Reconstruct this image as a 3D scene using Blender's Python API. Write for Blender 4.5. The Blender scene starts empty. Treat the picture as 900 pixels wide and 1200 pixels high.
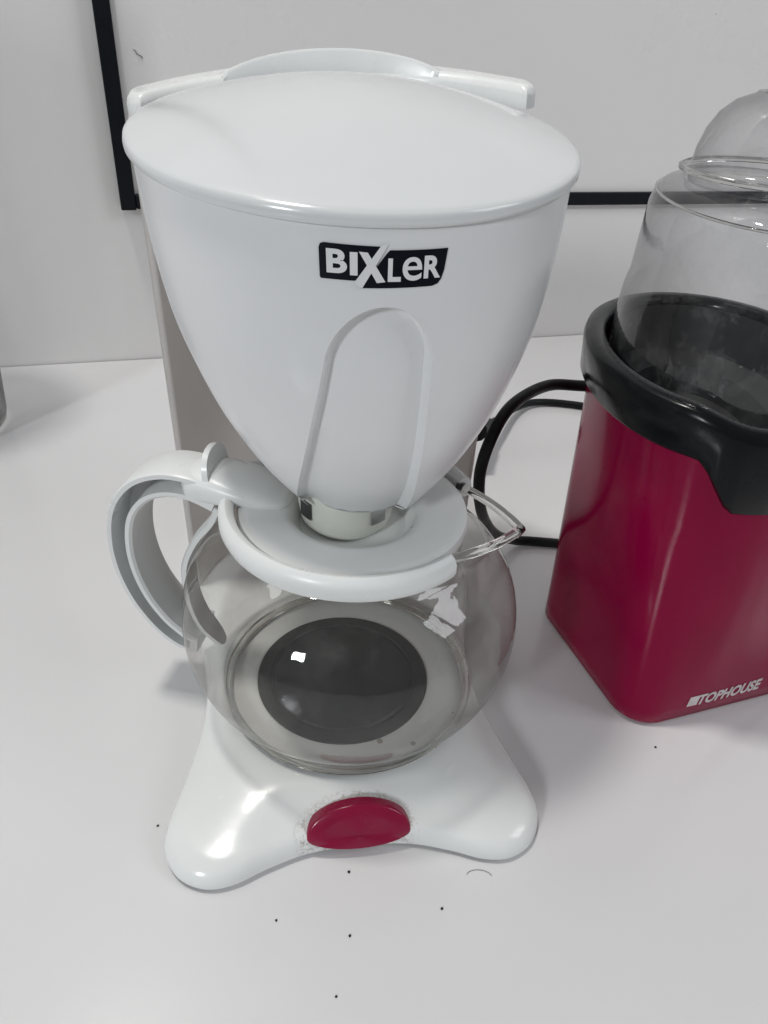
import bpy, bmesh, math, random
from math import sin, cos, pi, radians, sqrt, atan2, exp
from mathutils import Vector, Matrix

random.seed(7)
scene = bpy.context.scene
COL = scene.collection

# ------------------------------------------------------------------ camera
CAM_H, PITCH, ROLL = 0.31, radians(34), radians(3.3)
fw = Vector((0, cos(PITCH), -sin(PITCH)))
r0 = Vector((1, 0, 0)); u0 = r0.cross(fw)
cr = r0 * cos(ROLL) + u0 * sin(ROLL)
cu = -r0 * sin(ROLL) + u0 * cos(ROLL)
cd = bpy.data.cameras.new('camera'); cam = bpy.data.objects.new('camera', cd); COL.objects.link(cam)
cd.sensor_fit = 'VERTICAL'; cd.sensor_height = 36; cd.sensor_width = 27
cd.lens = 870 / 1200 * 36; cd.clip_start = 0.01; cd.clip_end = 50
m = Matrix((cr, cu, -fw)).transposed().to_4x4(); m.translation = (0, 0, CAM_H)
cam.matrix_world = m
scene.camera = cam

# ------------------------------------------------------------------ world and lamps (indoor room light)
w = bpy.data.worlds.new('World'); scene.world = w; w.use_nodes = True
bg = w.node_tree.nodes['Background']
bg.inputs[0].default_value = (0.93, 0.96, 1.0, 1); bg.inputs[1].default_value = 0.22
def area(name, loc, target, sx, sy, power, col):
    l = bpy.data.lights.new(name, 'AREA'); l.shape = 'RECTANGLE'; l.size = sx; l.size_y = sy
    l.energy = power; l.color = col
    o = bpy.data.objects.new(name, l); COL.objects.link(o); o.location = loc
    o.rotation_euler = (Vector(target) - Vector(loc)).to_track_quat('-Z', 'Y').to_euler()
    return o
area('window_light', (-2.2, -3.4, 2.0), (-0.2, 0.5, 0.1), 0.45, 0.7, 84, (0.93, 0.97, 1.0))
area('ceiling_lamp', (-0.46, 0.40, 2.0), (-0.1, 0.3, 0), 0.18, 0.18, 18, (1.0, 0.97, 0.93))
area('side_window_pane', (1.75, -0.25, 1.35), (0, 0.3, 0.1), 0.34, 0.8, 5, (0.95, 0.97, 1.0))
area('side_window_pane', (1.75, 0.17, 1.35), (0, 0.3, 0.1), 0.34, 0.8, 5, (0.95, 0.97, 1.0))
vs = scene.view_settings
vs.view_transform = 'Standard'; vs.look = 'None'; vs.exposure = -0.15; vs.gamma = 1.0; vs.use_curve_mapping = False
scene.cycles.max_bounces = 24; scene.cycles.transparent_max_bounces = 32
scene.cycles.transmission_bounces = 16; scene.cycles.glossy_bounces = 8
scene.cycles.caustics_reflective = False; scene.cycles.caustics_refractive = False

# ------------------------------------------------------------------ materials
def newmat(name):
    mt = bpy.data.materials.new(name); mt.use_nodes = True
    nt = mt.node_tree
    return mt, nt, nt.nodes['Principled BSDF']
def plastic(name, col, rough=0.3, var=0.04, nscale=40, bump=0.0, bscale=300, spec=0.5, coat=0.0, rvar=0.08, col2=None, sss=0.0):
    mt, nt, p = newmat(name); N = nt.nodes; L = nt.links
    tc = N.new('ShaderNodeTexCoord')
    n1 = N.new('ShaderNodeTexNoise'); n1.inputs['Scale'].default_value = nscale; n1.inputs['Detail'].default_value = 6
    L.new(tc.outputs['Object'], n1.inputs['Vector'])
    mx = N.new('ShaderNodeMix'); mx.data_type = 'RGBA'
    c2 = col2 or tuple(c * (1 - var * 2) for c in col)
    mx.inputs[6].default_value = (*col, 1); mx.inputs[7].default_value = (*c2, 1)
    cr_ = N.new('ShaderNodeMapRange'); cr_.inputs[1].default_value = 0.35; cr_.inputs[2].default_value = 0.75
    L.new(n1.outputs[0], cr_.inputs[0]); L.new(cr_.outputs[0], mx.inputs[0])
    L.new(mx.outputs[2], p.inputs['Base Color'])
    n2 = N.new('ShaderNodeTexNoise'); n2.inputs['Scale'].default_value = nscale * 2.3; n2.inputs['Detail'].default_value = 8
    L.new(tc.outputs['Object'], n2.inputs['Vector'])
    rr = N.new('ShaderNodeMapRange'); rr.inputs[1].default_value = 0.3; rr.inputs[2].default_value = 0.7
    rr.inputs[3].default_value = max(0.02, rough - rvar); rr.inputs[4].default_value = rough + rvar
    L.new(n2.outputs[0], rr.inputs[0]); L.new(rr.outputs[0], p.inputs['Roughness'])
    p.inputs['Specular IOR Level'].default_value = spec
    p.inputs['Coat Weight'].default_value = coat; p.inputs['Coat Roughness'].default_value = 0.06
    if sss:
        p.inputs['Subsurface Weight'].default_value = sss; p.inputs['Subsurface Radius'].default_value = (0.004, 0.003, 0.0025)
    if bump:
        n3 = N.new('ShaderNodeTexNoise'); n3.inputs['Scale'].default_value = bscale; n3.inputs['Detail'].default_value = 3
        L.new(tc.outputs['Object'], n3.inputs['Vector'])
        b = N.new('ShaderNodeBump'); b.inputs['Strength'].default_value = bump; b.inputs['Distance'].default_value = 0.001
        L.new(n3.outputs[0], b.inputs['Height']); L.new(b.outputs[0], p.inputs['Normal'])
    return mt
def specks(mt, scale, thr, col, strength=1.0):
    """sparse dirt specks over the base colour of a plastic"""
    nt = mt.node_tree; N = nt.nodes; L = nt.links; p = N['Principled BSDF']
    src = p.inputs['Base Color'].links[0].from_socket
    tc = N.new('ShaderNodeTexCoord')
    v = N.new('ShaderNodeTexVoronoi'); v.inputs['Scale'].default_value = scale
    L.new(tc.outputs['Object'], v.inputs['Vector'])
    n = N.new('ShaderNodeTexNoise'); n.inputs['Scale'].default_value = scale * 0.23; L.new(tc.outputs['Object'], n.inputs['Vector'])
    a = N.new('ShaderNodeMath'); a.operation = 'LESS_THAN'; a.inputs[1].default_value = thr; L.new(v.outputs['Distance'], a.inputs[0])
    b = N.new('ShaderNodeMath'); b.operation = 'GREATER_THAN'; b.inputs[1].default_value = 0.6; L.new(n.outputs[0], b.inputs[0])
    c = N.new('ShaderNodeMath'); c.operation = 'MULTIPLY'; L.new(a.outputs[0], c.inputs[0]); L.new(b.outputs[0], c.inputs[1])
    d = N.new('ShaderNodeMath'); d.operation = 'MULTIPLY'; d.inputs[1].default_value = strength; L.new(c.outputs[0], d.inputs[0])
    mx = N.new('ShaderNodeMix'); mx.data_type = 'RGBA'; mx.inputs[7].default_value = (*col, 1)
    L.new(d.outputs[0], mx.inputs[0]); L.new(src, mx.inputs[6]); L.new(mx.outputs[2], p.inputs['Base Color'])
    return mt
def thin_glass(name, tint, edge_tint, refl=1.0, rough=0.02, dirt=0.0, dirt_scale=60, dirt_col=(0.6, 0.6, 0.58), blend=0.25, bump=0.0):
    """thin clear wall: straight-through light, darker where it is seen edge-on, mirror reflections by Fresnel"""
    mt = bpy.data.materials.new(name); mt.use_nodes = True; nt = mt.node_tree; N = nt.nodes; L = nt.links
    N.remove(N['Principled BSDF']); out = N['Material Output']
    lw = N.new('ShaderNodeLayerWeight'); lw.inputs['Blend'].default_value = blend
    mx = N.new('ShaderNodeMix'); mx.data_type = 'RGBA'
    mx.inputs[6].default_value = (*tint, 1); mx.inputs[7].default_value = (*edge_tint, 1)
    L.new(lw.outputs['Facing'], mx.inputs[0])
    tr = N.new('ShaderNodeBsdfTransparent'); L.new(mx.outputs[2], tr.inputs[0])
    gl = N.new('ShaderNodeBsdfGlossy'); gl.inputs['Roughness'].default_value = rough
    if bump:
        tb = N.new('ShaderNodeTexCoord'); nb = N.new('ShaderNodeTexNoise'); nb.inputs['Scale'].default_value = 55; nb.inputs['Detail'].default_value = 3
        bp = N.new('ShaderNodeBump'); bp.inputs['Strength'].default_value = bump; bp.inputs['Distance'].default_value = 0.004
        L.new(tb.outputs['Object'], nb.inputs['Vector']); L.new(nb.outputs[0], bp.inputs['Height']); L.new(bp.outputs[0], gl.inputs['Normal'])
    l2 = N.new('ShaderNodeLayerWeight'); l2.inputs['Blend'].default_value = 0.5
    pw = N.new('ShaderNodeMath'); pw.operation = 'POWER'; pw.inputs[1].default_value = 5; L.new(l2.outputs['Facing'], pw.inputs[0])
    fm = N.new('ShaderNodeMapRange'); fm.inputs[3].default_value = 0.06 * refl; fm.inputs[4].default_value = 0.95 * refl
    L.new(pw.outputs[0], fm.inputs[0])
    ms = N.new('ShaderNodeMixShader'); L.new(fm.outputs[0], ms.inputs[0]); L.new(tr.outputs[0], ms.inputs[1]); L.new(gl.outputs[0], ms.inputs[2])
    last = ms
    if dirt:
        tc = N.new('ShaderNodeTexCoord')
        n = N.new('ShaderNodeTexNoise'); n.inputs['Scale'].default_value = dirt_scale; n.inputs['Detail'].default_value = 10; n.inputs['Roughness'].default_value = 0.7
        L.new(tc.outputs['Object'], n.inputs['Vector'])
        mr = N.new('ShaderNodeMapRange'); mr.inputs[1].default_value = 0.5; mr.inputs[2].default_value = 0.85; mr.inputs[4].default_value = dirt
        L.new(n.outputs[0], mr.inputs[0])
        df = N.new('ShaderNodeBsdfDiffuse'); df.inputs[0].default_value = (*dirt_col, 1)
        m2 = N.new('ShaderNodeMixShader'); L.new(mr.outputs[0], m2.inputs[0]); L.new(ms.outputs[0], m2.inputs[1]); L.new(df.outputs[0], m2.inputs[2])
        last = m2
    L.new(last.outputs[0], out.inputs['Surface'])
    return mt
def solid_glass(name, col):
    mt, nt, p = newmat(name)
    p.inputs['Base Color'].default_value = (*col, 1); p.inputs['Transmission Weight'].default_value = 1
    p.inputs['Roughness'].default_value = 0.03; p.inputs['IOR'].default_value = 1.47
    return mt

M = {}
M['white'] = specks(plastic('white_plastic', (0.76, 0.775, 0.765), 0.27, 0.02, 25, 0.02, 500), 90, 0.07, (0.25, 0.22, 0.17), 0.35)
M['bowl'] = plastic('bowl_white_plastic', (0.72, 0.725, 0.73), 0.24, 0.02, 22, 0.008, 400, rvar=0.02)
M['lidwhite'] = plastic('lid_white_plastic', (0.67, 0.685, 0.69), 0.16, 0.02, 18, 0.01, 700, rvar=0.05)
M['aged'] = plastic('aged_cream_plastic', (0.76, 0.735, 0.715), 0.35, 0.05, 18, 0.02, 400)
M['carafe_white'] = plastic('carafe_white_plastic', (0.77, 0.785, 0.775), 0.34, 0.03, 30, 0.02, 500)
M['nozzle'] = plastic('nozzle_milky_plastic', (0.74, 0.75, 0.68), 0.35, 0.06, 60, sss=0.3)
M['red'] = plastic('glossy_dark_red_plastic', (0.225, 0.001, 0.036), 0.14, 0.06, 30, 0.006, 300, spec=0.16, rvar=0.03)
M['button'] = plastic('button_red_plastic', (0.25, 0.002, 0.038), 0.22, 0.05, 50, 0.02, 600)
M['black'] = plastic('black_plastic', (0.005, 0.006, 0.007), 0.22, 0.1, 40, 0.01, 500, spec=0.2)
M['rubber'] = plastic('black_rubber', (0.006, 0.007, 0.008), 0.5, 0.1, 60, spec=0.25)
M['chamber'] = specks(plastic('chamber_dark_coating', (0.035, 0.037, 0.038), 0.45, 0.2, 60), 110, 0.12, (0.35, 0.35, 0.34), 0.35)
M['ink'] = plastic('logo_black_print', (0.004, 0.005, 0.010), 0.4, 0.1, 80, spec=0.15)
M['print'] = plastic('pale_print', (0.62, 0.56, 0.57), 0.45, 0.1, 300)
M['plate'] = plastic('hot_plate_coating', (0.05, 0.054, 0.055), 0.45, 0.25, 26, 0.05, 120, spec=0.3)
M['frame'] = plastic('board_frame_black', (0.005, 0.006, 0.010), 0.45, 0.1, 60, spec=0.2)
M['board'] = specks(plastic('whiteboard_surface', (0.77, 0.755, 0.745), 0.3, 0.015, 4), 26, 0.035, (0.25, 0.25, 0.25), 0.8)
M['wall'] = plastic('painted_wall', (0.82, 0.81, 0.80), 0.55, 0.02, 5, 0.15, 160)
M['glass'] = thin_glass('carafe_glass', (0.985, 0.983, 0.972), (0.68, 0.665, 0.65), 1.0, 0.035, 0.10, 45, bump=0.12)
M['rimglass'] = solid_glass('rim_glass', (0.93, 0.93, 0.9))
M['clear'] = thin_glass('clear_plastic', (0.95, 0.95, 0.955), (0.42, 0.42, 0.43), 1.1, 0.05, 0.14, 90, bump=0.1)
M['jug'] = thin_glass('jug_glass', (0.80, 0.80, 0.80), (0.18, 0.18, 0.18), 0.8, 0.03, 0.12, 30)
mt, nt, p = newmat('bare_metal'); p.inputs['Base Color'].default_value = (0.45, 0.45, 0.44, 1); p.inputs['Metallic'].default_value = 1; p.inputs['Roughness'].default_value = 0.38
M['metal'] = mt
M['mark'] = plastic('faded_pen_ink', (0.22, 0.21, 0.22), 0.5, 0.2, 400)
M['table'] = specks(plastic('table_laminate', (0.71, 0.705, 0.71), 0.15, 0.012, 6, 0.004, 90, rvar=0.04, spec=0.45), 70, 0.03, (0.2, 0.2, 0.2), 0.3)
def translucent_shell(mt, amount):
    nt = mt.node_tree; N = nt.nodes; L = nt.links; p = N['Principled BSDF']; out = N['Material Output']
    t_ = N.new('ShaderNodeBsdfTranslucent'); L.new(p.inputs['Base Color'].links[0].from_socket, t_.inputs[0])
    ms = N.new('ShaderNodeMixShader'); ms.inputs[0].default_value = amount
    L.new(p.outputs[0], ms.inputs[1]); L.new(t_.outputs[0], ms.inputs[2]); L.new(ms.outputs[0], out.inputs['Surface'])
translucent_shell(M['aged'], 0.5)
# machine base: grime collected around the switch
def base_material():
    mt = plastic('base_white_plastic', (0.77, 0.785, 0.775), 0.2, 0.02, 25, 0.015, 400)
    specks(mt, 60, 0.09, (0.25, 0.20, 0.13), 0.7)
    nt = mt.node_tree; N = nt.nodes; L = nt.links; p = N['Principled BSDF']
    src = p.inputs['Base Color'].links[0].from_socket
    tc = N.new('ShaderNodeTexCoord'); mp = N.new('ShaderNodeMapping')
    mp.inputs['Location'].default_value = (0.001 / 0.031, 0.0815 / 0.0165, 0); mp.inputs['Scale'].default_value = (1 / 0.031, 1 / 0.0165, 0)
    L.new(tc.outputs['Object'], mp.inputs['Vector'])
    ln = N.new('ShaderNodeVectorMath'); ln.operation = 'LENGTH'; L.new(mp.outputs[0], ln.inputs[0])
    mr = N.new('ShaderNodeMapRange'); mr.inputs[1].default_value = 0.93; mr.inputs[2].default_value = 0.78; L.new(ln.outputs['Value'], mr.inputs[0])
    n = N.new('ShaderNodeTexNoise'); n.inputs['Scale'].default_value = 520; n.inputs['Detail'].default_value = 10; n.inputs['Roughness'].default_value = 0.75; L.new(tc.outputs['Object'], n.inputs['Vector'])
    nr = N.new('ShaderNodeMapRange'); nr.inputs[1].default_value = 0.48; nr.inputs[2].default_value = 0.7; L.new(n.outputs[0], nr.inputs[0])
    mu = N.new('ShaderNodeMath'); mu.operation = 'MULTIPLY'; L.new(mr.outputs[0], mu.inputs[0]); L.new(nr.outputs[0], mu.inputs[1])
    mx = N.new('ShaderNodeMix'); mx.data_type = 'RGBA'; mx.inputs[7].default_value = (0.22, 0.17, 0.13, 1)
    L.new(mu.outputs[0], mx.inputs[0]); L.new(src, mx.inputs[6]); L.new(mx.outputs[2], p.inputs['Base Color'])
    return mt
M['base'] = base_material()

# ------------------------------------------------------------------ helpers
def obj(name, verts, faces, mat, parent=None, smooth=40, loc=None):
    me = bpy.data.meshes.new(name); me.from_pydata([tuple(v) for v in verts], [], faces); me.validate()
    bm = bmesh.new(); bm.from_mesh(me)
    bmesh.ops.remove_doubles(bm, verts=bm.verts, dist=1e-6)
    bmesh.ops.recalc_face_normals(bm, faces=bm.faces)
    bm.to_mesh(me); bm.free()
    if smooth:
        for pl in me.polygons: pl.use_smooth = True
        me.set_sharp_from_angle(angle=radians(smooth))
    me.materials.append(mat)
    o = bpy.data.objects.new(name, me); COL.objects.link(o)
    if parent: o.parent = parent
    if loc: o.location = loc
    return o
def empty(name, loc, rz=0):
    o = bpy.data.objects.new(name, None); COL.objects.link(o); o.location = loc; o.rotation_euler = (0, 0, rz)
    o.empty_display_size = 0.02
    return o
def tag(o, label, cat, group=None):
    o['label'] = label; o['category'] = cat
    if group: o['group'] = group
    return o
def bevel(o, wdt, seg=3, ang=40):
    b = o.modifiers.new('bevel', 'BEVEL'); b.width = wdt; b.segments = seg; b.limit_method = 'ANGLE'; b.angle_limit = radians(ang)
    return o
def sst(x): x = max(0.0, min(1.0, x)); return x * x * (3 - 2 * x)
class G:
    def __init__(s): s.v = []; s.f = []
    def rings(s, rings, closed=True, cap0=False, cap1=False):
        b = len(s.v); n = len(rings[0])
        for r in rings: s.v += [tuple(q) for q in r]
        for i in range(len(rings) - 1):
            for j in range(n if closed else n - 1):
                k = (j + 1) % n
                s.f.append((b + i * n + j, b + i * n + k, b + (i + 1) * n + k, b + (i + 1) * n + j))
        if cap0: s.f.append(tuple(b + j for j in range(n))[::-1])
        if cap1: s.f.append(tuple(b + (len(rings) - 1) * n + j for j in range(n)))
        return s
    def build(s, name, mat, parent=None, smooth=40, loc=None): return obj(name, s.v, s.f, mat, parent, smooth, loc)
def spline(pts, n, closed=False):
    """Catmull-Rom through points of any dimension"""
    P = [Vector(q) for q in pts]; out = []
    k = len(P); segs = k if closed else k - 1
    for i in range(segs):
        g = (lambda a: P[a % k]) if closed else (lambda a: P[max(0, min(k - 1, a))])
        a, b, c, d = g(i - 1), g(i), g(i + 1), g(i + 2)
        for t in range(n):
            u = t / n
            out.append(0.5 * ((2 * b) + (c - a) * u + (2 * a - 5 * b + 4 * c - d) * u * u + (3 * b - a - 3 * c + d) * u ** 3))
    if not closed: out.append(P[-1].copy())
    return out
def lathe(name, prof, mat, parent=None, n=96, a0=0, a1=2 * pi, cx=0, cy=0, smooth=40, cap=False):
    full = abs(a1 - a0 - 2 * pi) < 1e-6
    m_ = n if full else n + 1
    rings = []
    for r, z in prof:
        rings.append([(cx + r * cos(a0 + (a1 - a0) * j / n), cy + r * sin(a0 + (a1 - a0) * j / n), z) for j in range(m_)])
    g = G().rings(rings, closed=full)
    if cap and not full:                        # close the cut ends of a partial ring (closed profile)
        k = len(prof)
        g.f.append(tuple(i * m_ for i in range(k))); g.f.append(tuple(i * m_ + m_ - 1 for i in range(k))[::-1])
    return g.build(name, mat, parent, smooth)
def tube(name, pts, r, mat, parent=None, n=14, loc=None):
    g = G(); rings = []
    up = Vector((0, 0, 1)); prev = None
    for i, q in enumerate(pts):
        t = (pts[min(i + 1, len(pts) - 1)] - pts[max(i - 1, 0)]).normalized()
        if prev is None:
            s_ = t.cross(up) if abs(t.z) < 0.95 else t.cross(Vector((1, 0, 0)))
        else: s_ = prev - t * prev.dot(t)
        s_.normalize(); prev = s_; q2 = t.cross(s_)
        rr = r[i] if isinstance(r, (list, tuple)) else r
        rings.append([q + s_ * (rr * cos(2 * pi * j / n)) + q2 * (rr * sin(2 * pi * j / n)) for j in range(n)])
    g.rings(rings, True, True, True)
    return g.build(name, mat, parent, 50, loc)
def prism(name, outline, z0, z1, mat, parent=None, smooth=40):
    g = G().rings([[(q[0], q[1], z0) for q in outline], [(q[0], q[1], z1) for q in outline]], True, True, True)
    return g.build(name, mat, parent, smooth)
def box(name, c, s, mat, parent=None, smooth=0):
    x, y, z = c; a, b, d = (q / 2 for q in s)
    o = [(x - a, y - b), (x + a, y - b), (x + a, y + b), (x - a, y + b)]
    return prism(name, o, z - d, z + d, mat, parent, smooth)
def rrect(hx, hy, r, n=8):
    out = []
    for sx, sy, a in ((1, 1, 0), (-1, 1, pi / 2), (-1, -1, pi), (1, -1, 3 * pi / 2)):
        for i in range(n + 1):
            t = a + (pi / 2) * i / n
            out.append((sx * (hx - r) + r * cos(t), sy * (hy - r) + r * sin(t)))
    return out
def text_tris(s, size, offset=0.0, shear=0.0, spacing=1.0):
    """2D verts/faces of a built-in font string"""
    c = bpy.data.curves.new('t', 'FONT'); c.body = s; c.size = size; c.offset = offset; c.shear = shear; c.space_character = spacing
    c.resolution_u = 6
    o = bpy.data.objects.new('t', c); COL.objects.link(o)
    dg = bpy.context.evaluated_depsgraph_get(); me = bpy.data.meshes.new_from_object(o.evaluated_get(dg))
    bm = bmesh.new(); bm.from_mesh(me); bmesh.ops.triangulate(bm, faces=bm.faces)
    bmesh.ops.subdivide_edges(bm, edges=[e for e in bm.edges if e.calc_length() > size * 0.25], cuts=2)
    bmesh.ops.triangulate(bm, faces=bm.faces)
    bm.verts.index_update()
    v = [(q.co.x, q.co.y) for q in bm.verts]; f = [tuple(x.index for x in q.verts) for q in bm.faces]
    bm.free(); bpy.data.objects.remove(o); bpy.data.curves.remove(c); bpy.data.meshes.remove(me)
    return v, f

# ------------------------------------------------------------------ table, wall, whiteboard
WA = radians(17.0); W0 = Vector((-0.0765, 0.772, 0))          # a point of the table/wall line and the wall's heading
wd = Vector((cos(WA), sin(WA), 0)); wn = Vector((-sin(WA), cos(WA), 0))
def onwall(s, z, d=0): return W0 + wd * s - wn * d + Vector((0, 0, z))
a, b = onwall(-1.6, 0, 0.0016), onwall(1.6, 0, 0.0016)      # a thin gap against the wall
c_, d_ = b - wn * 1.5, a - wn * 1.5
g = G()
g.rings([[(q.x, q.y, z) for q in (d_, c_, b, a)] for z in (-0.03, 0)], True, True, True)
t = g.build('table_top', M['table'], smooth=0); t['kind'] = 'structure'
g = G()
q = [onwall(-1.8, 0, 0), onwall(1.8, 0, 0), onwall(1.8, 0, -0.1), onwall(-1.8, 0, -0.1)]
g.rings([[(p_.x, p_.y, z) for p_ in q] for z in (-0.4, 1.6)], True, True, True)
t = g.build('wall', M['wall'], smooth=0); t['kind'] = 'structure'

def wall_box(name, s0, s1, z0, z1, d0, d1, mat, parent):
    q = [onwall(s0, 0, d1), onwall(s1, 0, d1), onwall(s1, 0, d0), onwall(s0, 0, d0)]
    g = G().rings([[(p_.x, p_.y, z) for p_ in q] for z in (z0, z1)], True, True, True)
    return g.build(name, mat, parent, 0)
board = empty('whiteboard', (0, 0, 0))
tag(board, 'off-white whiteboard in a black metal frame hung on the wall', 'whiteboard')
BS, BZ = -0.182, 0.149                                        # lower-left corner on the wall
wall_box('panel', BS + 0.004, BS + 1.2, BZ + 0.008, BZ + 0.9, -0.001, 0.008, M['board'], board)
bevel(wall_box('frame_rail', BS - 0.0075, BS + 0.006, BZ - 0.001, BZ + 0.9, -0.001, 0.013, M['frame'], board), 0.0012)
bevel(wall_box('frame_rail', BS + 0.0062, BS + 1.2, BZ, BZ + 0.0125, -0.001, 0.013, M['frame'], board), 0.0012)
mp_ = [onwall(-0.1625 + 0.0012 * i + 0.0008 * sin(i * 1.7), 0.2735 - 0.0011 * i, 0.0083) for i in range(7)]
tube('pen_mark', mp_, [0.0002, 0.0004, 0.0003, 0.0005, 0.0004, 0.0006, 0.0002], M['mark'], board, 6)
# ------------------------------------------------------------------ coffee maker
YAW = radians(9.6); OX, OY = -0.0165, 0.2725
ROT = Matrix.Rotation(YAW, 3, 'Z')
maker = empty('coffee_maker', (OX, OY, 0), YAW)
tag(maker, 'white drip coffee maker with domed lid, black logo badge and red switch', 'coffee maker')

# base: spreading feet in front, narrow waist, wide block behind
PLZ = 0.022
half = [(0.0, -0.0835), (0.022, -0.0848), (0.040, -0.0900), (0.054, -0.0955), (0.066, -0.0962), (0.077, -0.0905), (0.0838, -0.0795), (0.0842, -0.068), (0.0795, -0.050),
        (0.0745, -0.030), (0.0715, -0.012), (0.0715, 0.012), (0.076, 0.04), (0.085, 0.07), (0.091, 0.10), (0.089, 0.135), (0.075, 0.158), (0.04, 0.168)]
outl = [(x, y) for x, y in half] + [(0, 0.169)] + [(-x, y) for x, y in half[1:][::-1]]
outl = [(q.x, q.y) for q in spline([(x, y, 0) for x, y in outl], 6, True)]
def base_z(s):
    top = PLZ - 0.0105 * sst(s / 0.95) ** 1.15                  # gently falling top ...
    k = max(0.0, (s - 0.80) / 0.20); return 0.0025 + (top - 0.0025) * max(0.0, 1 - k ** 2.3) ** 0.55   # ... and a tight rounded edge
rings = []
for s in [0.0, 0.12, 0.25, 0.38, 0.5, 0.6, 0.7, 0.78, 0.82, 0.86, 0.9, 0.93, 0.955, 0.975, 0.988, 0.996, 1.0]:
    ring = []
    for x, y in outl:
        cy0 = max(0.0, min(0.10, y))                          # spine of the base: from the plate's centre back
        vx, vy = x, y - cy0; r = sqrt(vx * vx + vy * vy); rp = min(0.060, r * 0.86)
        k = rp + (r - rp) * s
        ring.append((vx / r * k, cy0 + vy / r * k, base_z(s)))
    rings.append(ring)
r1 = rings[-1]
g = G()
inner = [[(x * q_, (y - max(0, min(0.10, y))) * q_ + max(0, min(0.10, y)), PLZ) for x, y, _ in rings[0]] for q_ in (0.02, 0.5)]
g.rings(inner + rings + [[(x * 0.985, 0.002 + y * 0.985, 0.0027) for x, y, z in r1], [(x * 0.93, 0.005 + y * 0.93, 0.0024) for x, y, z in r1], [(x * 0.92, 0.006 + y * 0.92, 0.0002) for x, y, z in r1]], True, True, True)
base = g.build('base', M['base'], maker, 50)
# hot plate
lathe('hot_plate', [(0.0001, PLZ + 0.0012), (0.0350, PLZ + 0.0012), (0.0358, PLZ + 0.0005), (0.0368, PLZ + 0.0005), (0.0376, PLZ + 0.0012), (0.0425, PLZ + 0.0012), (0.0438, PLZ + 0.0008), (0.044, PLZ - 0.001)], M['plate'], maker, 80)
# red switch: half-oval rocker lying on the sloping front edge
def switch():
    prof = []
    n = 40
    for i in range(n):
        a = 2 * pi * i / n
        x = 0.0232 * cos(a); v = sin(a)
        v = v if v > 0 else v * 0.42
        prof.append((x * (1 if v > 0 else 1), v))
    c0 = Vector((0.0, -0.0818, 0.0095)); up = Vector((0, 0.0068, 0.0128)); nrm = Vector((0, -0.0148, 0.0075)).normalized()
    rings = []
    for sc, h in ((1.03, -0.004), (1.0, 0.0004), (0.985, 0.0012), (0.95, 0.0017), (0.6, 0.0019), (0.02, 0.0019)):
        rings.append([c0 + Vector((x * sc, 0, 0)) + up * (v * sc) + nrm * (h + 0.0006 * (1 - (x / 0.0232) ** 2)) for x, v in prof])
    return G().rings(rings, True, True, True).build('power_switch', M['button'], maker, 50)
switch()

# filter bowl ------------------------------------------------------
BX = 0.005
LZ0, LK = 0.2617, 0.13                                       # rim height and its slope towards the back
def rim_z(y): return LZ0 + LK * y
PR = [(0.0, 0.028), (0.05, 0.0345), (0.12, 0.0425), (0.2, 0.0500), (0.3, 0.0580), (0.42, 0.0655), (0.56, 0.0727), (0.7, 0.0775), (0.85, 0.0812), (1.0, 0.0838)]
PRs = spline([(v, r, 0) for v, r in PR], 12)
def bowl_r(v):
    for i in range(len(PRs) - 1):
        if PRs[i].x <= v <= PRs[i + 1].x + 1e-9:
            t = (v - PRs[i].x) / max(1e-9, PRs[i + 1].x - PRs[i].x); return PRs[i].y + (PRs[i + 1].y - PRs[i].y) * t
    return PRs[-1].y if v > 0.5 else PRs[0].y
BZ0 = 0.139
def bowl(phi, v, off=0.0):
    """phi 0 = front, + = right; v 0..1 bottom to rim; off = outward"""
    cy = 0.002 + 0.043 * (v ** 0.85)
    r = bowl_r(v) + off
    x = BX + r * sin(phi); y = cy - r * cos(phi)
    return Vector((x, y, BZ0 + v * (rim_z(y) - 0.0009 - BZ0)))
PA, NV = radians(52), 30
# arch inset outline in (phi-width, v): half-width in metres along the front
AV, AW0, AW1 = 0.80, 0.0255, 0.0185                          # apex height, half width at the bottom and below the arch
def AC(v): return -0.0065 + 0.010 * v
ASP = 0.62
def arch(t):
    """t 0..1: bottom left, up, over, down to bottom right -> (x, v) with x = arc length from the front line"""
    s = t * 3
    sp = ASP
    if s < 1: return (-(AW0 + (AW1 - AW0) * s), sp * s)
    if s < 2:
        a = pi - pi * (s - 1); return (AW1 * cos(a), sp + (AV - sp) * sin(a))
    s -= 2; return (AW1 + (AW0 - AW1) * s, sp * (1 - s))
NT = 96
def xv(x, v, off=0.0): return bowl(x / max(bowl_r(v), 0.02), v, off)
PV = 0.86
def patch(t):
    s = t * 3
    if s < 1: return (-PA, PV * s)
    if s < 2: return (-PA + 2 * PA * (s - 1), PV)
    return (PA, PV * (3 - s))
g = G(); rows = []
for k in range(9):
    u = k / 8; row = []
    for i in range(NT + 1):
        t = i / NT; ax, av = arch(t); ap = (ax + AC(av)) / max(bowl_r(av), 0.02); pp, pv = patch(t)
        row.append(bowl(pp + (ap - pp) * u, pv + (av - pv) * u))
    rows.append(row)
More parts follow.
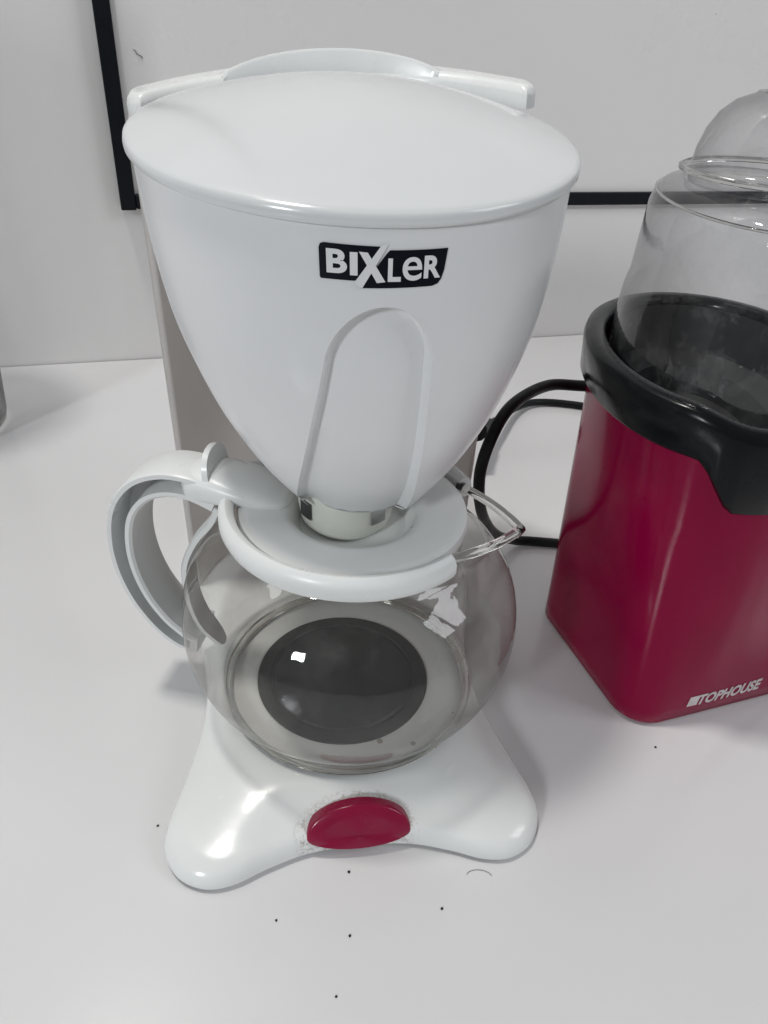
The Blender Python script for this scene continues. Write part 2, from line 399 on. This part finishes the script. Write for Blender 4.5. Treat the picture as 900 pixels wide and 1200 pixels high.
# step down into the inset
ins = []
for dx, off in ((0.0003, -0.0008), (0.0009, -0.0042), (0.0020, -0.0050)):
    row = []
    for i in range(NT + 1):
        ax, av = arch(i / NT); dxo = dx; dx_ = dx * (1 - 0.6 * sst((i / NT - 0.45) / 0.2))
        sx = (abs(ax) - dx_) / max(abs(ax), 1e-6); vv = av if i / NT < 1 / 3 or i / NT > 2 / 3 else ASP + (av - ASP) * max(0, 1 - dx / 0.020)
        row.append(xv(ax * max(sx, 0) + AC(av), vv, off))
    rows.append(row)
for q_ in (0.7, 0.4, 0.0):
    row = []
    for i in range(NT + 1):
        ax, av = arch(i / NT)
        w_ = (abs(ax) - 0.0020 * (1 - 0.6 * sst((i / NT - 0.45) / 0.2))) / max(abs(ax), 1e-6)
        vv = av if i / NT < 1 / 3 or i / NT > 2 / 3 else ASP + (av - ASP) * (1 - 0.0020 / 0.020)
        row.append(xv(ax * max(w_, 0) * q_ + AC(av), vv, -0.0050))
    rows.append(row)
g.rings(rows, closed=False)
# the rest of the bowl: sides/back, and the strip above the patch
NP = 64
vs_ = [PV * i / (NT // 3) for i in range(NT // 3 + 1)]
g.rings([[bowl(PA + (2 * pi - 2 * PA) * j / NP, v) for j in range(NP + 1)] for v in vs_], closed=False)
top_v = [PV + (1 - PV) * i / 6 for i in range(7)]
g.rings([[bowl(-PA + 2 * PA * j / (NT // 3), v) for j in range(NT // 3 + 1)] for v in top_v], closed=False)
g.rings([[bowl(PA + (2 * pi - 2 * PA) * j / NP, v) for j in range(NP + 1)] for v in top_v], closed=False)
# underside
def bot_pt(ph):
    x = ((ph + pi) % (2 * pi) - pi) * bowl_r(0); d_ = AW0 - abs(x - AC(0))
    return bowl(ph, 0.0, -0.0050 * sst(d_ / 0.0016))
bot = [bot_pt(2 * pi * j / 160) for j in range(160)]
cb = Vector((BX, 0.002, 0))
g.rings([[Vector((cb.x + (q.x - cb.x) * s, cb.y + (q.y - cb.y) * s, q.z + dz)) for q in bot] for s, dz in ((1.0, 0), (0.97, -0.0008), (0.05, 0.0))], True, False, True)
bowlo = g.build('filter_bowl', M['bowl'], maker, 35)

# lid of the bowl
def front_lid():
    R = 0.0862; cx, cy = BX, 0.0455
    pr = [(0.955, -0.0012), (0.992, -0.0010), (0.999, -0.0002), (1.001, 0.0012), (0.9985, 0.0027), (0.992, 0.0034)]
    DH = 0.0160
    for r in (0.975, 0.95, 0.92, 0.85, 0.75, 0.6, 0.45, 0.3, 0.15, 0.002):
        pr.append((r, 0.0036 + DH * (1 - ((r / 0.992) ** 1.8))))
    rings = []
    for r, h in pr:
        ring = []
        for j in range(128):
            a = 2 * pi * j / 128; x = cx + R * r * cos(a); y = cy + R * r * sin(a)
            ring.append((x, y, rim_z(y) + h))
        rings.append(ring)
    return G().rings(rings, True, False, True).build('bowl_lid', M['lidwhite'], maker, 50)
front_lid()

# tower with water tank behind, its plan a crescent around the bowl
def crescent(grow=0.0, fr=0.0925):
    back = [(0.0855 + grow, 0.088), (0.0885 + grow, 0.105), (0.0860 + grow, 0.13), (0.073 + grow, 0.153 + grow), (0.042, 0.166 + grow), (0, 0.169 + grow)]
    pts = back + [(-x, y) for x, y in back[:-1][::-1]]
    pts = [(q.x, q.y) for q in spline([(x, y, 0) for x, y in pts], 8)]
    out = pts[:]
    fr_ = fr - grow * 0.3
    a0 = math.acos(min(1, (0.083 + grow) / fr_)) if fr_ > 0.083 + grow else 0.02
    for i in range(25):
        a = (pi - a0) + (2 * a0 - pi) * i / 24
        out.append((BX * 0 + fr_ * cos(a), 0.0455 + fr_ * sin(a)))
    return out
g = G()
o0 = crescent()
def sc(o, s): return [(x * s, 0.11 + (y - 0.11) * s) for x, y in o]
g.rings([[(x, y, z) for x, y in sc(o0, s)] for z, s in ((0.006, 0.955), (0.14, 0.975), (0.2675, 1.0))], True, True, True)
bevel(g.build('tower', M['aged'], maker, 40), 0.003)
def tank_lid():
    XM = 0.0905; NU, NVV = 60, 16; top, low = [], []
    for i in range(NU + 1):
        u = -1 + 2 * i / NU; x = XM * sin(u * pi / 2)
        yb = 0.110 + 0.062 * max(0.0, 1 - (abs(x) / XM) ** 2.5) ** 0.4
        yf = max(0.0455 + sqrt(max(0, 0.0928 ** 2 - x * x)), 0.104 - 0.022 * sqrt(max(0.0, 1 - max(0.0, (abs(x) - 0.062) / (XM - 0.062)) ** 2)))
        yf = min(yf, yb)
        rt, rl = [], []
        for k in range(NVV + 1):
            w_ = 0.5 - 0.5 * cos(pi * k / NVV); y = yf + (yb - yf) * w_
            e = min(w_ * (yb - yf), (1 - w_) * (yb - yf), (XM - abs(x)) * 1.5)
            dr = 0.0034 * max(0.0, 1 - e / 0.0042) ** 2
            z = 0.2768 + 0.0065 * (1 - (x / XM) ** 2) + 0.0015 * sin(pi * w_) - dr
            rt.append((x, y, z)); rl.append((x, y, 0.2690))
        top.append(rt); low.append(rl)
    g = G().rings(top, closed=False).rings(low, closed=False)
    loop = lambda T: [r[0] for r in T] + T[-1][1:] + [r[-1] for r in T[::-1]][1:] + T[0][::-1][1:-1]
    g.rings([loop(top), loop(low)])
    return g.build('tank_lid', M['white'], maker, 50)
tl = tank_lid()
def grip():
    rings = []
    for i in range(33):
        a = radians(122) + (radians(58) - radians(122)) * i / 32
        u = (i / 32) * 2 - 1
        h = 0.0095 * max(0.0, 1 - u * u) ** 0.75
        def P(r, z): return (r * cos(a), 0.0455 + r * sin(a), z)
        z1 = 0.2815 + h
        rings.append([P(0.0935, 0.272), P(0.0936, z1 - 0.0012), P(0.0945, z1), P(0.0965, z1), P(0.1005, 0.2820 + h * 0.45), P(0.106, 0.2800), P(0.106, 0.272)])
    return G().rings(rings, True, True, True).build('lid_grip', M['white'], tl, 40)
grip()
tl.rotation_euler = (0, radians(-3.2), 0); tl.location = (0.0175, 0, 0.0035)      # sits a little askew, its right end lifted
# drip nozzle under the bowl
lathe('drip_nozzle', [(0.0215, 0.1405), (0.0212, 0.130), (0.0200, 0.1225), (0.0175, 0.1195), (0.001, 0.1185)], M['nozzle'], maker, 48, cx=0.0, cy=0.004)
for a0, a1, mm in ((radians(-158), radians(-138), 'chamber'), (radians(-66), radians(-46), 'metal')):
    lathe('nozzle_window', [(0.0219, 0.1365), (0.0221, 0.1360), (0.0221, 0.1285), (0.0213, 0.1280)], M[mm], maker, 8, a0, a1, 0.0, 0.004)

# badge on the bowl ------------------------------------------------
from mathutils.geometry import tessellate_polygon
LC, LV = 0.0008, 0.903                                        # centre of the badge: arc length from the front line, v
def on_bowl(x, y, off):
    v = LV + y / 0.128
    return bowl((x + LC) / 0.0835, v, off)
def grid_poly(poly, step, fn):
    """a polygon cut into a fine grid so that it follows the bowl"""
    bm = bmesh.new()
    f = bm.faces.new([bm.verts.new((x, y, 0)) for x, y in poly])
    xs = [q[0] for q in poly]
    x = min(xs) + step
    while x < max(xs):
        bmesh.ops.bisect_plane(bm, geom=bm.verts[:] + bm.edges[:] + bm.faces[:], plane_co=(x, 0, 0), plane_no=(1, 0, 0)); x += step
    bmesh.ops.triangulate(bm, faces=bm.faces); bm.verts.index_update()
    v = [fn(q.co.x, q.co.y) for q in bm.verts]; fc = [tuple(z.index for z in q.verts) for q in bm.faces]
    bm.free(); return v, fc
# badge units: 1 unit = width 0.0455 m / 7.6
U = 0.0415 / 7.6
def S(pts): return [((x - 3.8) * U, (y - 1.25) * U) for x, y in pts]
left_piece = S([(0.06, 0.62), (0.0, 0.8), (0.0, 2.2), (0.08, 2.42), (0.3, 2.5), (3.72, 2.5), (2.2, 0.52), (2.1, 0.42), (0.1, 0.42)])
right_piece = S([(2.35, 0.0), (6.7, 0.06), (7.05, 0.18), (7.25, 0.45), (7.4, 0.95), (7.55, 2.22), (4.05, 2.22), (3.85, 2.0)])
# keep a pale diagonal between the two pieces
left_piece = S([(0.0, 0.55), (0.0, 2.2), (0.08, 2.42), (0.3, 2.5), (3.55, 2.42), (3.32, 2.0), (2.25, 0.5), (2.0, 0.42), (0.05, 0.44)])
badge = empty('logo_badge', (0, 0, 0)); badge.parent = maker
for poly in (left_piece, right_piece):
    v, f = grid_poly(poly, 0.0012, lambda x, y: on_bowl(x, y, 0.0003))
    obj('badge_field', v, f, M['ink'], badge, 60)
def letter(ch, x0, x1, y0, y1, off=0.02):
    v, f = text_tris(ch, 0.01, off * 0.01)
    ax, bx_ = min(q[0] for q in v), max(q[0] for q in v); ay, by = min(q[1] for q in v), max(q[1] for q in v)
    vv = [on_bowl((x0 + (x1 - x0) * (q[0] - ax) / (bx_ - ax) - 3.8) * U, (y0 + (y1 - y0) * (q[1] - ay) / (by - ay) - 1.25) * U, 0.0006) for q in v]
    obj('letter', vv, f, M['bowl'], badge, 60)
def strokes(polys):
    for poly in polys:
        v, f = grid_poly(S(poly), 0.0012, lambda x, y: on_bowl(x, y, 0.00055)); obj('letter', v, f, M['bowl'], badge, 60)
letter('B', 0.42, 1.6, 0.82, 2.2, 0.035); letter('I', 1.76, 2.2, 0.75, 2.08)
strokes([[(2.28, 2.12), (2.78, 2.08), (3.82, 0.4), (3.32, 0.34)], [(3.55, 2.5), (3.98, 2.6), (2.45, -0.02), (2.02, 0.35)]])
letter('L', 3.95, 4.72, 0.42, 1.78, 0.035); letter('e', 4.8, 5.98, 0.46, 1.84, 0.008); letter('R', 6.1, 7.15, 0.55, 1.88, 0.035)

# power lead of the coffee maker
def wpt(pts): return [Vector(q) for q in pts]
inv = maker.matrix_basis.inverted() if False else (Matrix.Translation((OX, OY, 0)) @ Matrix.Rotation(YAW, 4, 'Z')).inverted()
cp = [inv @ Vector(q) for q in ((0.068, 0.520, 0.040), (0.078, 0.545, 0.033), (0.0955, 0.585, 0.020), (0.118, 0.635, 0.008), (0.142, 0.658, 0.0042), (0.1815, 0.6575, 0.0036), (0.23, 0.64, 0.0036), (0.29, 0.60, 0.0036))]
cpts = spline(cp, 10)
tube('power_cord', cpts, 0.0033, M['rubber'], maker)
tube('strain_relief', cpts[2:14], [0.0085 - 0.0035 * i / 11 for i in range(12)], M['rubber'], maker)

# ------------------------------------------------------------------ glass carafe
HA = radians(171)                                             # heading of the handle; the spout points the other way
CX, CY = OX + 0.003, OY
car = empty('coffee_carafe', (CX, CY, 0))
tag(car, 'empty glass carafe with white lid and handle standing on the hot plate', 'carafe')
SP = radians(-9)
gp = [(0.0605, 0.0262), (0.0598, 0.0240), (0.0606, 0.0236), (0.0625, 0.0250), (0.0632, 0.0290), (0.0630, 0.0318), (0.0648, 0.0345), (0.0695, 0.0400), (0.0750, 0.0490), (0.0783, 0.0600), (0.0793, 0.0700), (0.0783, 0.0820),
      (0.0750, 0.0930), (0.0685, 0.1035), (0.0605, 0.1110), (0.0535, 0.1162), (0.0507, 0.1212), (0.0508, 0.1275)]
gps = spline([(r, z, 0) for r, z in gp], 5)
def spout(r, z, a):
    d = (a - SP + pi) % (2 * pi) - pi
    k = max(0.0, min(1.0, (z - 0.108) / 0.0205)); k = k * k * (3 - 2 * k)
    f = max(0.0, 1 - abs(d) / radians(42)); f = f ** 1.45
    return r + 0.0225 * k * f, z + 0.0005 * k * f
rings = []
NA = 144
for q in gps:
    ring = []
    for j in range(NA):
        a = SP + 2 * pi * j / NA; r, z = spout(q.x, q.y, a); ring.append((r * cos(a), r * sin(a), z))
    rings.append(ring)
g = G(); fl = [[(r * cos(SP + 2 * pi * j / NA), r * sin(SP + 2 * pi * j / NA), z) for j in range(NA)] for r, z in ((0.0005, 0.0268), (0.03, 0.0266), (0.05, 0.0258), (0.0575, 0.0256))]
g.rings(fl + rings)
glass = g.build('glass_body', M['glass'], car, 60)
# thick beads of glass: foot ring and pouring rim
foot = [Vector((0.0612 * cos(2 * pi * j / 96), 0.0612 * sin(2 * pi * j / 96), 0)) for j in range(97)]
lathe('foot_ring', [(0.0590, 0.0240), (0.0600, 0.0234), (0.0618, 0.0236), (0.0628, 0.0250), (0.0625, 0.0266), (0.0608, 0.0268), (0.0594, 0.0258), (0.0590, 0.0240)], M['rimglass'], glass, 96)
rp = []
for i in range(61):
    a = SP + radians(-34.5 + 69 * i / 60); r, z = spout(0.0508, 0.1285, a); rp.append(Vector((r * cos(a), r * sin(a), z)))
tube('pouring_lip', rp, 0.0021, M['rimglass'], glass, 10)
# white band round the neck, open at the spout
band = [(0.0520, 0.1305), (0.0535, 0.1325), (0.0555, 0.1330), (0.0575, 0.1316), (0.0587, 0.1290), (0.0587, 0.1250), (0.0578, 0.1228), (0.0550, 0.1222), (0.0528, 0.1240), (0.0520, 0.1305)]
lathe('neck_band', band[:-1] + [band[0]], M['carafe_white'], car, 110, SP + radians(33), SP + radians(327), cap=True)
# lid: shallow disc with a funnel hole
lidprof = [(0.0500, 0.1235), (0.0507, 0.1265), (0.0500, 0.1288), (0.0480, 0.1293), (0.0455, 0.1290), (0.0320, 0.1278), (0.0290, 0.1272), (0.0272, 0.1255), (0.0262, 0.1230), (0.0235, 0.1200), (0.012, 0.1185), (0.0005, 0.1182)]
clid = lathe('lid', lidprof, M['carafe_white'], car, 96)
# hinge: a rounded saddle from the handle over the band on to the lid
hd = Vector((cos(HA), sin(HA), 0)); ht = Vector((sin(HA), -cos(HA), 0))      # ht: towards the back
ht = Vector((-sin(HA), cos(HA), 0)); 
if ht.y > 0: ht = -ht                                        # lateral axis of the handle: towards the viewer
def HP(r, l, z): return hd * r + ht * l + Vector((0, 0, z))
rings = []
for r, wdt, zt, zb in ((0.028, 0.006, 0.1285, 0.127), (0.031, 0.0110, 0.1310, 0.126), (0.040, 0.0145, 0.1345, 0.126), (0.050, 0.0150, 0.1372, 0.126), (0.060, 0.0140, 0.1390, 0.124), (0.068, 0.0125, 0.1395, 0.1235), (0.0735, 0.0118, 0.1385, 0.1245), (0.0765, 0.0080, 0.1360, 0.127)):
    ring = []
    for j in range(24):
        a = 2 * pi * j / 24
        ca, sa = cos(a), sin(a)
        ring.append(HP(r, wdt * (abs(ca) ** 0.7) * (1 if ca > 0 else -1), (zt + zb) / 2 + (zt - zb) / 2 * (abs(sa) ** 0.7) * (1 if sa > 0 else -1)))
    rings.append(ring)
G().rings(rings, True, True, True).build('hinge', M['carafe_white'], clid, 60)
# thumb tab: a thin curled fin across the hinge
rings = []
for i in range(17):
    a = pi * i / 16; l = -0.001 - 0.012 * cos(a); zt = 0.1365 + 0.0115 * sin(a) ** 0.8
    rings.append([HP(0.0625, l, 0.133), HP(0.0622 + 0.002 * sin(a), l, zt), HP(0.0648 + 0.002 * sin(a), l, zt), HP(0.0655, l, 0.133)])
G().rings(rings, True, True, True).build('thumb_tab', M['carafe_white'], clid, 50)
# handle: a channel section swept round a loop
hp = [(0.060, 0.1270), (0.072, 0.1315), (0.085, 0.1315), (0.0975, 0.1255), (0.1065, 0.1130), (0.1100, 0.0960), (0.1090, 0.0785), (0.1040, 0.0620), (0.0960, 0.0485), (0.0880, 0.0405), (0.0825, 0.0372), (0.0770, 0.0362)]
hps = spline([(r, z, 0) for r, z in hp], 8)
W2 = 0.0115
prof = [(-W2, -0.0062), (-W2, 0.0058), (-W2 + 0.0015, 0.0066), (W2 - 0.0015, 0.0066), (W2, 0.0058), (W2, 0.0036), (-0.007, 0.0034), (-0.007, -0.0026), (W2, -0.0030), (W2, -0.0050), (W2 - 0.0012, -0.0062)]
rings = []
nh = len(hps)
for i, q in enumerate(hps):
    tg = (hps[min(i + 1, nh - 1)] - hps[max(0, i - 1)]).normalized(); nr = Vector((-tg.y, tg.x, 0))
    if i < 0.5 * nh and nr.y < 0 and tg.x > 0: nr = -nr
    fade = min(1.0, max(0.0, (i - 5) / 4)) * min(1.0, max(0.0, (nh - 7 - i) / 4))
    tap = 0.72 + 0.28 * min(1, (nh - 1 - i) / 18)
    ring = []
    for l, n_ in prof:
        if abs(l + 0.007) < 1e-6: l = W2 + (-0.007 - W2) * fade; n_ = n_
        ring.append(HP(q.x + nr.x * n_ * tap, l, q.y + nr.y * n_ * tap))
    rings.append(ring)
handle = G().rings(rings, True, True, True).build('handle', M['carafe_white'], car, 35)
bevel(handle, 0.0007, 2, 35)
# strap of the handle hugging the glass
sp_ = [(0.0605, 0.1200), (0.0650, 0.1100), (0.0735, 0.0985), (0.0800, 0.0840), (0.0812, 0.0700), (0.0802, 0.0580), (0.0765, 0.0460), (0.0700, 0.0365), (0.0665, 0.0310)]
sps = spline([(r, z, 0) for r, z in sp_], 6); rings = []
for i, q in enumerate(sps):
    tg = (sps[min(i + 1, len(sps) - 1)] - sps[max(0, i - 1)]).normalized(); nr = Vector((-tg.y, tg.x, 0))
    if nr.x < 0: nr = -nr
    def curve(l, n_):
        r = q.x + nr.x * n_; aa = l / r
        p_ = hd * (r * cos(aa)) + ht * (r * sin(aa)); return Vector((p_.x, p_.y, q.y + nr.y * n_))
    tw = min(1.0, (len(sps) - 1 - i) / 10) ** 0.5 * 0.9 + 0.1
    rings.append([curve(l * tw, n_) for l, n_ in ((-0.0062, 0), (-0.0062, 0.0022), (-0.005, 0.003), (0, 0.0032), (0.005, 0.003), (0.0062, 0.0022), (0.0062, 0))])
G().rings(rings, True, True, True).build('handle_strap', M['carafe_white'], handle, 50)

# ------------------------------------------------------------------ popcorn maker
PX, PY, PW = 0.166, 0.345, 0.0
pop = empty('popcorn_maker', (PX, PY, 0), PW)
tag(pop, 'dark red popcorn maker with black collar and clear plastic hood', 'popcorn maker')
NB = 120
def base_sq(ang, hx, hy, r, rot, cx, cy):
    """point of a rounded square, by heading from its centre"""
    a = ang - rot; c, d = abs(cos(a)), abs(sin(a))
    lo, hi = 0.0, 0.3
    for _ in range(40):
        m_ = (lo + hi) / 2; x, y = c * m_, d * m_
        qx, qy = max(0.0, x - (hx - r)), max(0.0, y - (hy - r))
        inside = (qx * qx + qy * qy < r * r) if (x > hx - r and y > hy - r) else (x < hx and y < hy)
        if inside: lo = m_
        else: hi = m_
    return Vector((cx + lo * cos(ang), cy + lo * sin(ang)))
EC = Vector((-0.002, 0.0185)); EU = Vector((0.12, 0.9928)); EN = Vector((0.9928, -0.12))
def ell(ang, off):
    """point of the long oval of the collar, heading measured from its centre"""
    d = Vector((cos(ang), sin(ang))); A_, B_ = 0.0865 + off, 0.0635 + off
    p_ = 2.08
    r = (abs(d.dot(EU) / A_) ** p_ + abs(d.dot(EN) / B_) ** p_) ** (-1 / p_)
    return EC + d * r
SQ = dict(hx=0.0585, hy=0.0535, r=0.019, rot=radians(20), cx=0.0065, cy=-0.0105)
def body_pt(ang, z, off=0.0):
    t = max(0.0, min(1.0, z / 0.165)); k = t ** 1.25
    a = base_sq(ang, SQ['hx'] + off, SQ['hy'] + off, SQ['r'] + off, SQ['rot'], SQ['cx'], SQ['cy']); b = ell(ang, -0.004 + off)
    q = a * (1 - k) + b * k
    return (q.x, q.y, z)
def zb(a):
    d = math.degrees(a); d = d - 360 if d > 180 else d
    return 0.1555 - 0.0225 * sst((d + 112) / 13) * (1 - sst((d + 40) / 12))
AN = [2 * pi * j / NB for j in range(NB)]
rings = [[body_pt(a, z, -i_) for a in AN] for z, i_ in ((0.0, 0.005), (0.0008, 0.0018), (0.0026, 0.0)) + tuple((0.01 + 0.11 * i / 12, 0.0) for i in range(13))]
rings.append([body_pt(a, zb(a) + 0.005) for a in AN])
G().rings(rings, True, True, False).build('body', M['red'], pop, 50)
def zt(a):
    q = ell(a, 0.0); f = sst((-(q.y) - 0.056) / 0.03); return 0.1785 - 0.018 * f
def cring(off, zf): return [(*ell(a, off), zf(a)) for a in AN]
def cmix(off, z_low, f):                     # lower edge lies on the body
    out = []
    for a in AN:
        bz = zb(a) + z_low; p_ = body_pt(a, zb(a), off); out.append((p_[0], p_[1], bz))
    return out
G().rings([cmix(0.0, 0.002, 0), cmix(0.0035, 0.0, 0), cmix(0.0055, 0.002, 0), cring(0.0026, lambda a: zt(a) - 0.0050), cring(0.0018, lambda a: zt(a) - 0.0018),
           cring(-0.0006, lambda a: zt(a) - 0.0003), cring(-0.0055, zt), cring(-0.0078, lambda a: zt(a) - 0.0012), cring(-0.0088, lambda a: zt(a) - 0.004), cring(-0.0100, lambda a: zt(a) - 0.012)]).build('collar', M['black'], pop, 50)
def ering(off, z, c=1.0): return [(EC.x + (q.x - EC.x) * c, EC.y + (q.y - EC.y) * c, z) for q in [ell(a, off) for a in AN]]
G().rings([cring(-0.0125, lambda a: zt(a) - 0.004), ering(-0.0135, 0.148), ering(-0.022, 0.1445), ering(-0.028, 0.1435), ering(-0.0295, 0.134), ering(-0.031, 0.128)]).build('chamber', M['chamber'], pop, 50)
G().rings([ering(-0.0308, 0.1282), ering(-0.040, 0.1288), ering(-0.052, 0.1292, 0.4), ering(-0.0600, 0.1296, 0.1)], True, False, True).build('chamber_floor', M['metal'], pop, 50)
# clear hood
hr = [cring(-0.0112, lambda a: zt(a) - 0.010), cring(-0.0112, lambda a: zt(a) + 0.002)]
for z, off in ((0.190, -0.0114), (0.200, -0.0122), (0.208, -0.0138), (0.225, -0.0143), (0.240, -0.0150), (0.2455, -0.0164), (0.2495, -0.0195), (0.2520, -0.0245)): hr.append(ering(off, z))
CUPC = EC + Vector((0.004, 0.002))
def circ(r, z): return [(CUPC.x + r * cos(a), CUPC.y + r * sin(a), z) for a in AN]
hr += [circ(0.0415, 0.2535), circ(0.0410, 0.2538), circ(0.0405, 0.2562), circ(0.0385, 0.2564), circ(0.0380, 0.2520)]
hood = G().rings(hr).build('hood', M['clear'], pop, 40)
hp_ = [Vector(q) for q in ering(-0.0170, 0.2468)]; tube('hood_seam', hp_ + hp_[:1], 0.0007, M['rimglass'], hood, 8)
# measuring cup turned upside down on the hood
CUPP = [(0.0425, 0.2565), (0.0428, 0.2578), (0.0420, 0.2590), (0.0392, 0.2596), (0.0382, 0.2608), (0.0376, 0.2680), (0.0355, 0.2770), (0.0318, 0.2850), (0.0262, 0.2910), (0.0190, 0.2945), (0.0182, 0.2957), (0.0160, 0.2957), (0.0155, 0.2947), (0.0005, 0.2945)]
CUPP = [(r, 0.2565 + (z - 0.2565) * 0.84) for r, z in CUPP]
cup = lathe('measuring_cup', CUPP, M['clear'], pop, 72, cx=CUPC.x, cy=CUPC.y)
lathe('cup_rim', [(0.0420, 0.2562), (0.0434, 0.2569), (0.0434, 0.2583), (0.0420, 0.2589), (0.0412, 0.2576), (0.0420, 0.2562)], M['rimglass'], cup, 72, cx=CUPC.x, cy=CUPC.y)
# lettering low on the front face
FU = Vector((cos(radians(20)), sin(radians(20))))
def face_pt(x, z, off=0.0003):
    """x along the front face from its middle"""
    p_ = Vector((SQ['cx'], SQ['cy'])) + FU * x + Vector((FU.y, -FU.x)) * SQ['hy']
    q = body_pt(atan2(p_.y - 0.0, p_.x - 0.0) if False else atan2(p_.y - SQ['cy'], p_.x - SQ['cx']), z, off)
    return q
TX, TZ, TS = -0.0250, 0.0100, 0.0098
v, f = text_tris('TOPHOUSE', TS, 0.0004, 0.22, 1.02)
mnx = min(q[0] for q in v)
v = [face_pt(TX + 0.0068 + (q[0] - mnx) * 0.80, TZ + q[1]) for q in v]
obj('lettering', v, f, M['print'], pop, 0)
mk = [(0.0, 0.0), (0.0012, 0.0068), (0.0066, 0.0070), (0.0074, 0.0062), (0.0064, 0.0)]
obj('maker_mark', [face_pt(TX + x, TZ + z) for x, z in mk], [tuple(range(5))], M['print'], pop, 0)
pinv = (Matrix.Translation((PX, PY, 0)) @ Matrix.Rotation(PW, 4, 'Z')).inverted()
cp = [pinv @ Vector(q) for q in ((0.150, 0.415, 0.128), (0.1134, 0.42, 0.1272), (0.0915, 0.41, 0.130), (0.0681, 0.38, 0.1305), (0.0559, 0.36, 0.1189), (0.0530, 0.362, 0.093), (0.0595, 0.375, 0.060), (0.074, 0.400, 0.028), (0.0915, 0.423, 0.0075), (0.105, 0.428, 0.0036), (0.1249, 0.4272, 0.0036), (0.16, 0.425, 0.0036))]
tube('power_cord', spline(cp, 10), 0.0034, M['rubber'], pop)

# ------------------------------------------------------------------ clear jug beyond the left edge
jug = empty('glass_jug', (-0.388, 0.549, 0))
tag(jug, 'tall clear jug by the wall, only its edge in view', 'jug')
JP = [(0.0005, 0.004), (0.05, 0.003), (0.055, 0.0008), (0.060, 0.003), (0.0615, 0.010), (0.063, 0.05), (0.065, 0.10), (0.067, 0.15), (0.0695, 0.20), (0.072, 0.26), (0.074, 0.36), (0.0755, 0.378)]
rings = []
for r, z in JP:                                               # flutes added to put streaks into the jug's cast shadow
    k = 0.035 * sst((z - 0.02) / 0.05) * (1 - sst((z - 0.32) / 0.05))
    rings.append([(r * (1 + k * cos(14 * a)) * cos(a), r * (1 + k * cos(14 * a)) * sin(a), z) for a in [2 * pi * j_ / 168 for j_ in range(168)]])
G().rings(rings).build('jug_body', M['jug'], jug, 60)
hpts = [Vector((x, y, z)) for x, y, z in ((-0.035, 0.062, 0.27), (-0.038, 0.092, 0.268), (-0.042, 0.108, 0.24), (-0.041, 0.102, 0.19), (-0.036, 0.072, 0.155), (-0.032, 0.058, 0.152))]
tube('jug_handle', spline(hpts, 8), 0.007, M['jug'], jug, 12)

# ------------------------------------------------------------------ crumbs and a hair on the table
for i, (x, y, s) in enumerate(((-0.0939, 0.1957, 0.0006), (-0.0062, 0.1792, 0.0006), (-0.0343, 0.1569, 0.0005), (-0.0039, 0.1525, 0.0006), (0.0338, 0.1656, 0.0006), (-0.0075, 0.130, 0.0005), (0.1477, 0.2558, 0.0006))):
    v = []; bm = bmesh.new(); bmesh.ops.create_icosphere(bm, subdivisions=2, radius=s)
    for q in bm.verts: q.co *= random.uniform(0.75, 1.2); q.co.z *= 0.6
    me = bpy.data.meshes.new('crumb'); bm.to_mesh(me); bm.free(); me.materials.append(M['rubber'])
    o = bpy.data.objects.new('crumb', me); COL.objects.link(o); o.location = (x, y, s * 0.45)
    tag(o, 'tiny black crumb lying on the white table before the coffee maker', 'crumb', 'crumbs on the table')
hair = [Vector((0.0505 + 0.0055 * cos(a), 0.1805 + 0.003 * sin(a), 0.0003)) for a in [radians(170 - 160 * i / 20) for i in range(21)]]
tag(tube('hair', hair, 0.00009, M['rubber'], None, 6), 'short curved hair lying on the table by the right foot', 'hair')
